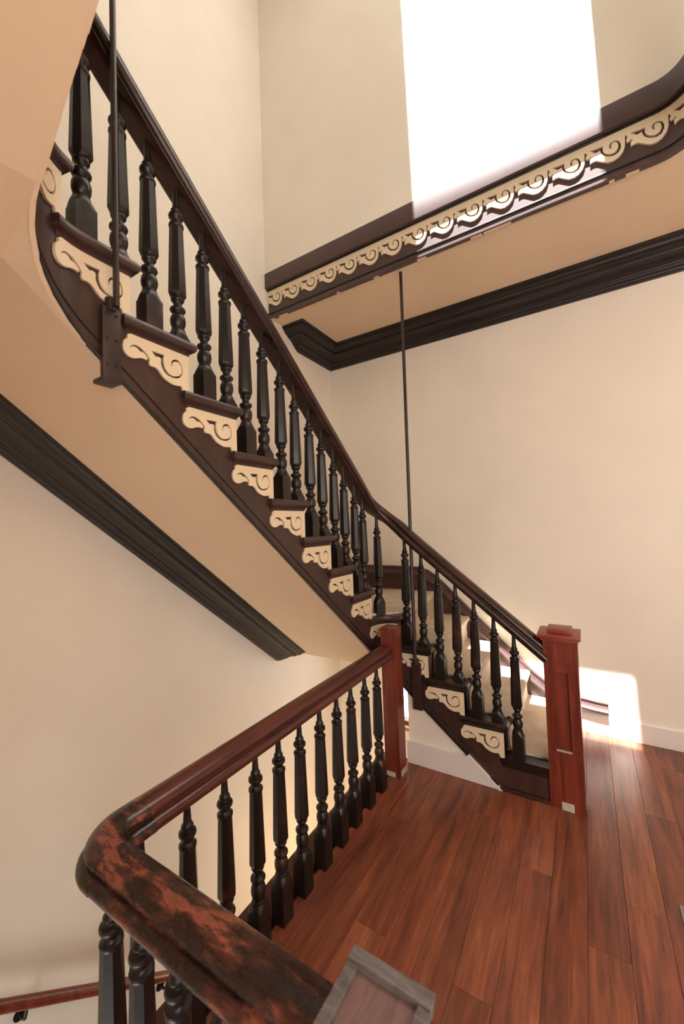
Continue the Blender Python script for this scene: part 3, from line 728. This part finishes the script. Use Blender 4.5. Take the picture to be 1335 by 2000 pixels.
n3 = thing('newel_post', 'foreground box newel with grey framed flat top beside the worn rail end', 'newel', (-0.287, 0.500, 0), 'newel posts')
bm = bmesh.new(); box(bm, -0.066, 0.066, -0.066, 0.064, 0, 0.915, 0.003); obj('shaft', bm, M_RED, n3)
bm = bmesh.new(); box(bm, -0.050, 0.050, -0.050, 0.048, 0.915, 0.921, 0.001); obj('top_panel', bm, M_END, n3)
def strip(*a):
    q = bmesh.new(); box(q, *a, 0.002); obj('frame_strip', q, M_GREY, n3)
strip(-0.069, 0.069, 0.046, 0.068, 0.9152, 0.934); strip(-0.069, -0.049, -0.069, 0.0455, 0.9152, 0.930); strip(0.049, 0.069, -0.069, 0.0455, 0.9152, 0.930); strip(-0.0485, 0.0485, -0.069, -0.050, 0.9152, 0.930)

# ================================================================== HANGER RODS
def rod(label, top, bot, r, plate_c, pw, pz0, pz1, rot, mid=None):
    x, y = plate_c; t = thing('hanger_rod', label, 'rod', (x, y, pz0), 'hanger rods')
    L = lambda p: (p[0]-x, p[1]-y, p[2]-pz0)
    q = bmesh.new(); pts = [top]+([mid] if mid else [])+[bot]
    for a, b in zip(pts, pts[1:]): cyl(q, L(a), L(b), r, 16)
    obj('rod', q, M_IRON, t, 40)
    q = bmesh.new(); box(q, -pw/2, pw/2, -0.012, 0.006, 0, pz1-pz0, 0.003)
    box(q, -pw/2, pw/2, -0.012, 0.05, -0.012, 0.002, 0.002)
    cyl(q, (0, -0.004, pz1-pz0-0.01), (0, -0.004, pz1-pz0+0.03), r*1.7, 16)
    st = obj('strap', q, M_IRON, t, 40); st.rotation_euler = (0, 0, rot)
    h = pz1-pz0
    for zf in (0.18, 0.55, 0.9):
        for u in (-pw*0.25, pw*0.25):
            q = bmesh.new(); cyl(q, (u, -0.012, h*zf), (u, -0.0165, h*zf), 0.0045, 10, 0.003)
            obj('bolt', q, M_IRON, st, 40)
rod('dark iron rod strapped to the upper string beside the top-left treads', (-1.225, 0.668, 6.9), (-1.225, 0.668, 2.34), 0.0095, (-1.262, 0.667), 0.058, 2.115, 2.345, PI/2)
rod('dark iron rod hanging from the upper landing through the stair handrail', (-1.062, 2.655, ZS+0.02), (-1.012, 2.505, 0.68), 0.0115, (-1.012, 2.526), 0.064, 0.385, 0.685, 0.0)

# ================================================================== SMALL THINGS
def wz(y): return -0.36-0.79*(y-0.673)
wr = thing('wall_handrail', 'round red brown handrail on brackets along the left wall below the landing', 'handrail', (XW, 0.7, wz(0.7)))
q = bmesh.new(); L = lambda p: (p[0]-XW, p[1]-0.7, p[2]-wz(0.7))
RWX = XW+0.07
cyl(q, L((RWX, -0.6, wz(-0.6))), L((RWX, 3.0, wz(3.0))), 0.024, 18); obj('rail', q, M_RED, wr, 40)
for y in (0.765, 1.44, 2.3, 0.0):
    z = wz(y); q = bmesh.new()
    pts = [(XW+0.001, y, z-0.09), (XW+0.03, y, z-0.092), (XW+0.055, y, z-0.078), (XW+0.066, y, z-0.05), (RWX, y, z-0.02)]
    for a, b in zip(pts, pts[1:]): cyl(q, L(a), L(b), 0.007, 10)
    cyl(q, L((XW+0.0005, y, z-0.09)), L((XW+0.006, y, z-0.09)), 0.026, 16)
    obj('rail_bracket', q, M_CROWN, wr, 40)
q = bmesh.new(); box(q, -0.068, 0.068, -0.016, -0.0005, -0.198, 0.198, 0.004)
pn = tag(obj('wall_panel', q, M_WHITE, loc=(-1.892, YW, 1.508)), 'pale flat panel on the back wall seen between the stair balusters', 'panel')
vt = thing('floor_vent', 'small grey metal vent set in the floor at the right edge', 'vent', (0.36, 2.086, 0))
q = bmesh.new()
for a in ((-0.105, 0.105, -0.05, -0.038), (-0.105, 0.105, 0.038, 0.05), (-0.105, -0.093, -0.038, 0.038), (0.093, 0.105, -0.038, 0.038)): box(q, *a, 0.0005, 0.006, 0.001)
obj('vent_frame', q, M_STEEL, vt)
for i in range(9):
    q = bmesh.new(); xx = -0.08+0.02*i; box(q, xx-0.006, xx+0.006, -0.038, 0.038, 0.001, 0.004); obj('slat', q, M_STEEL, vt)
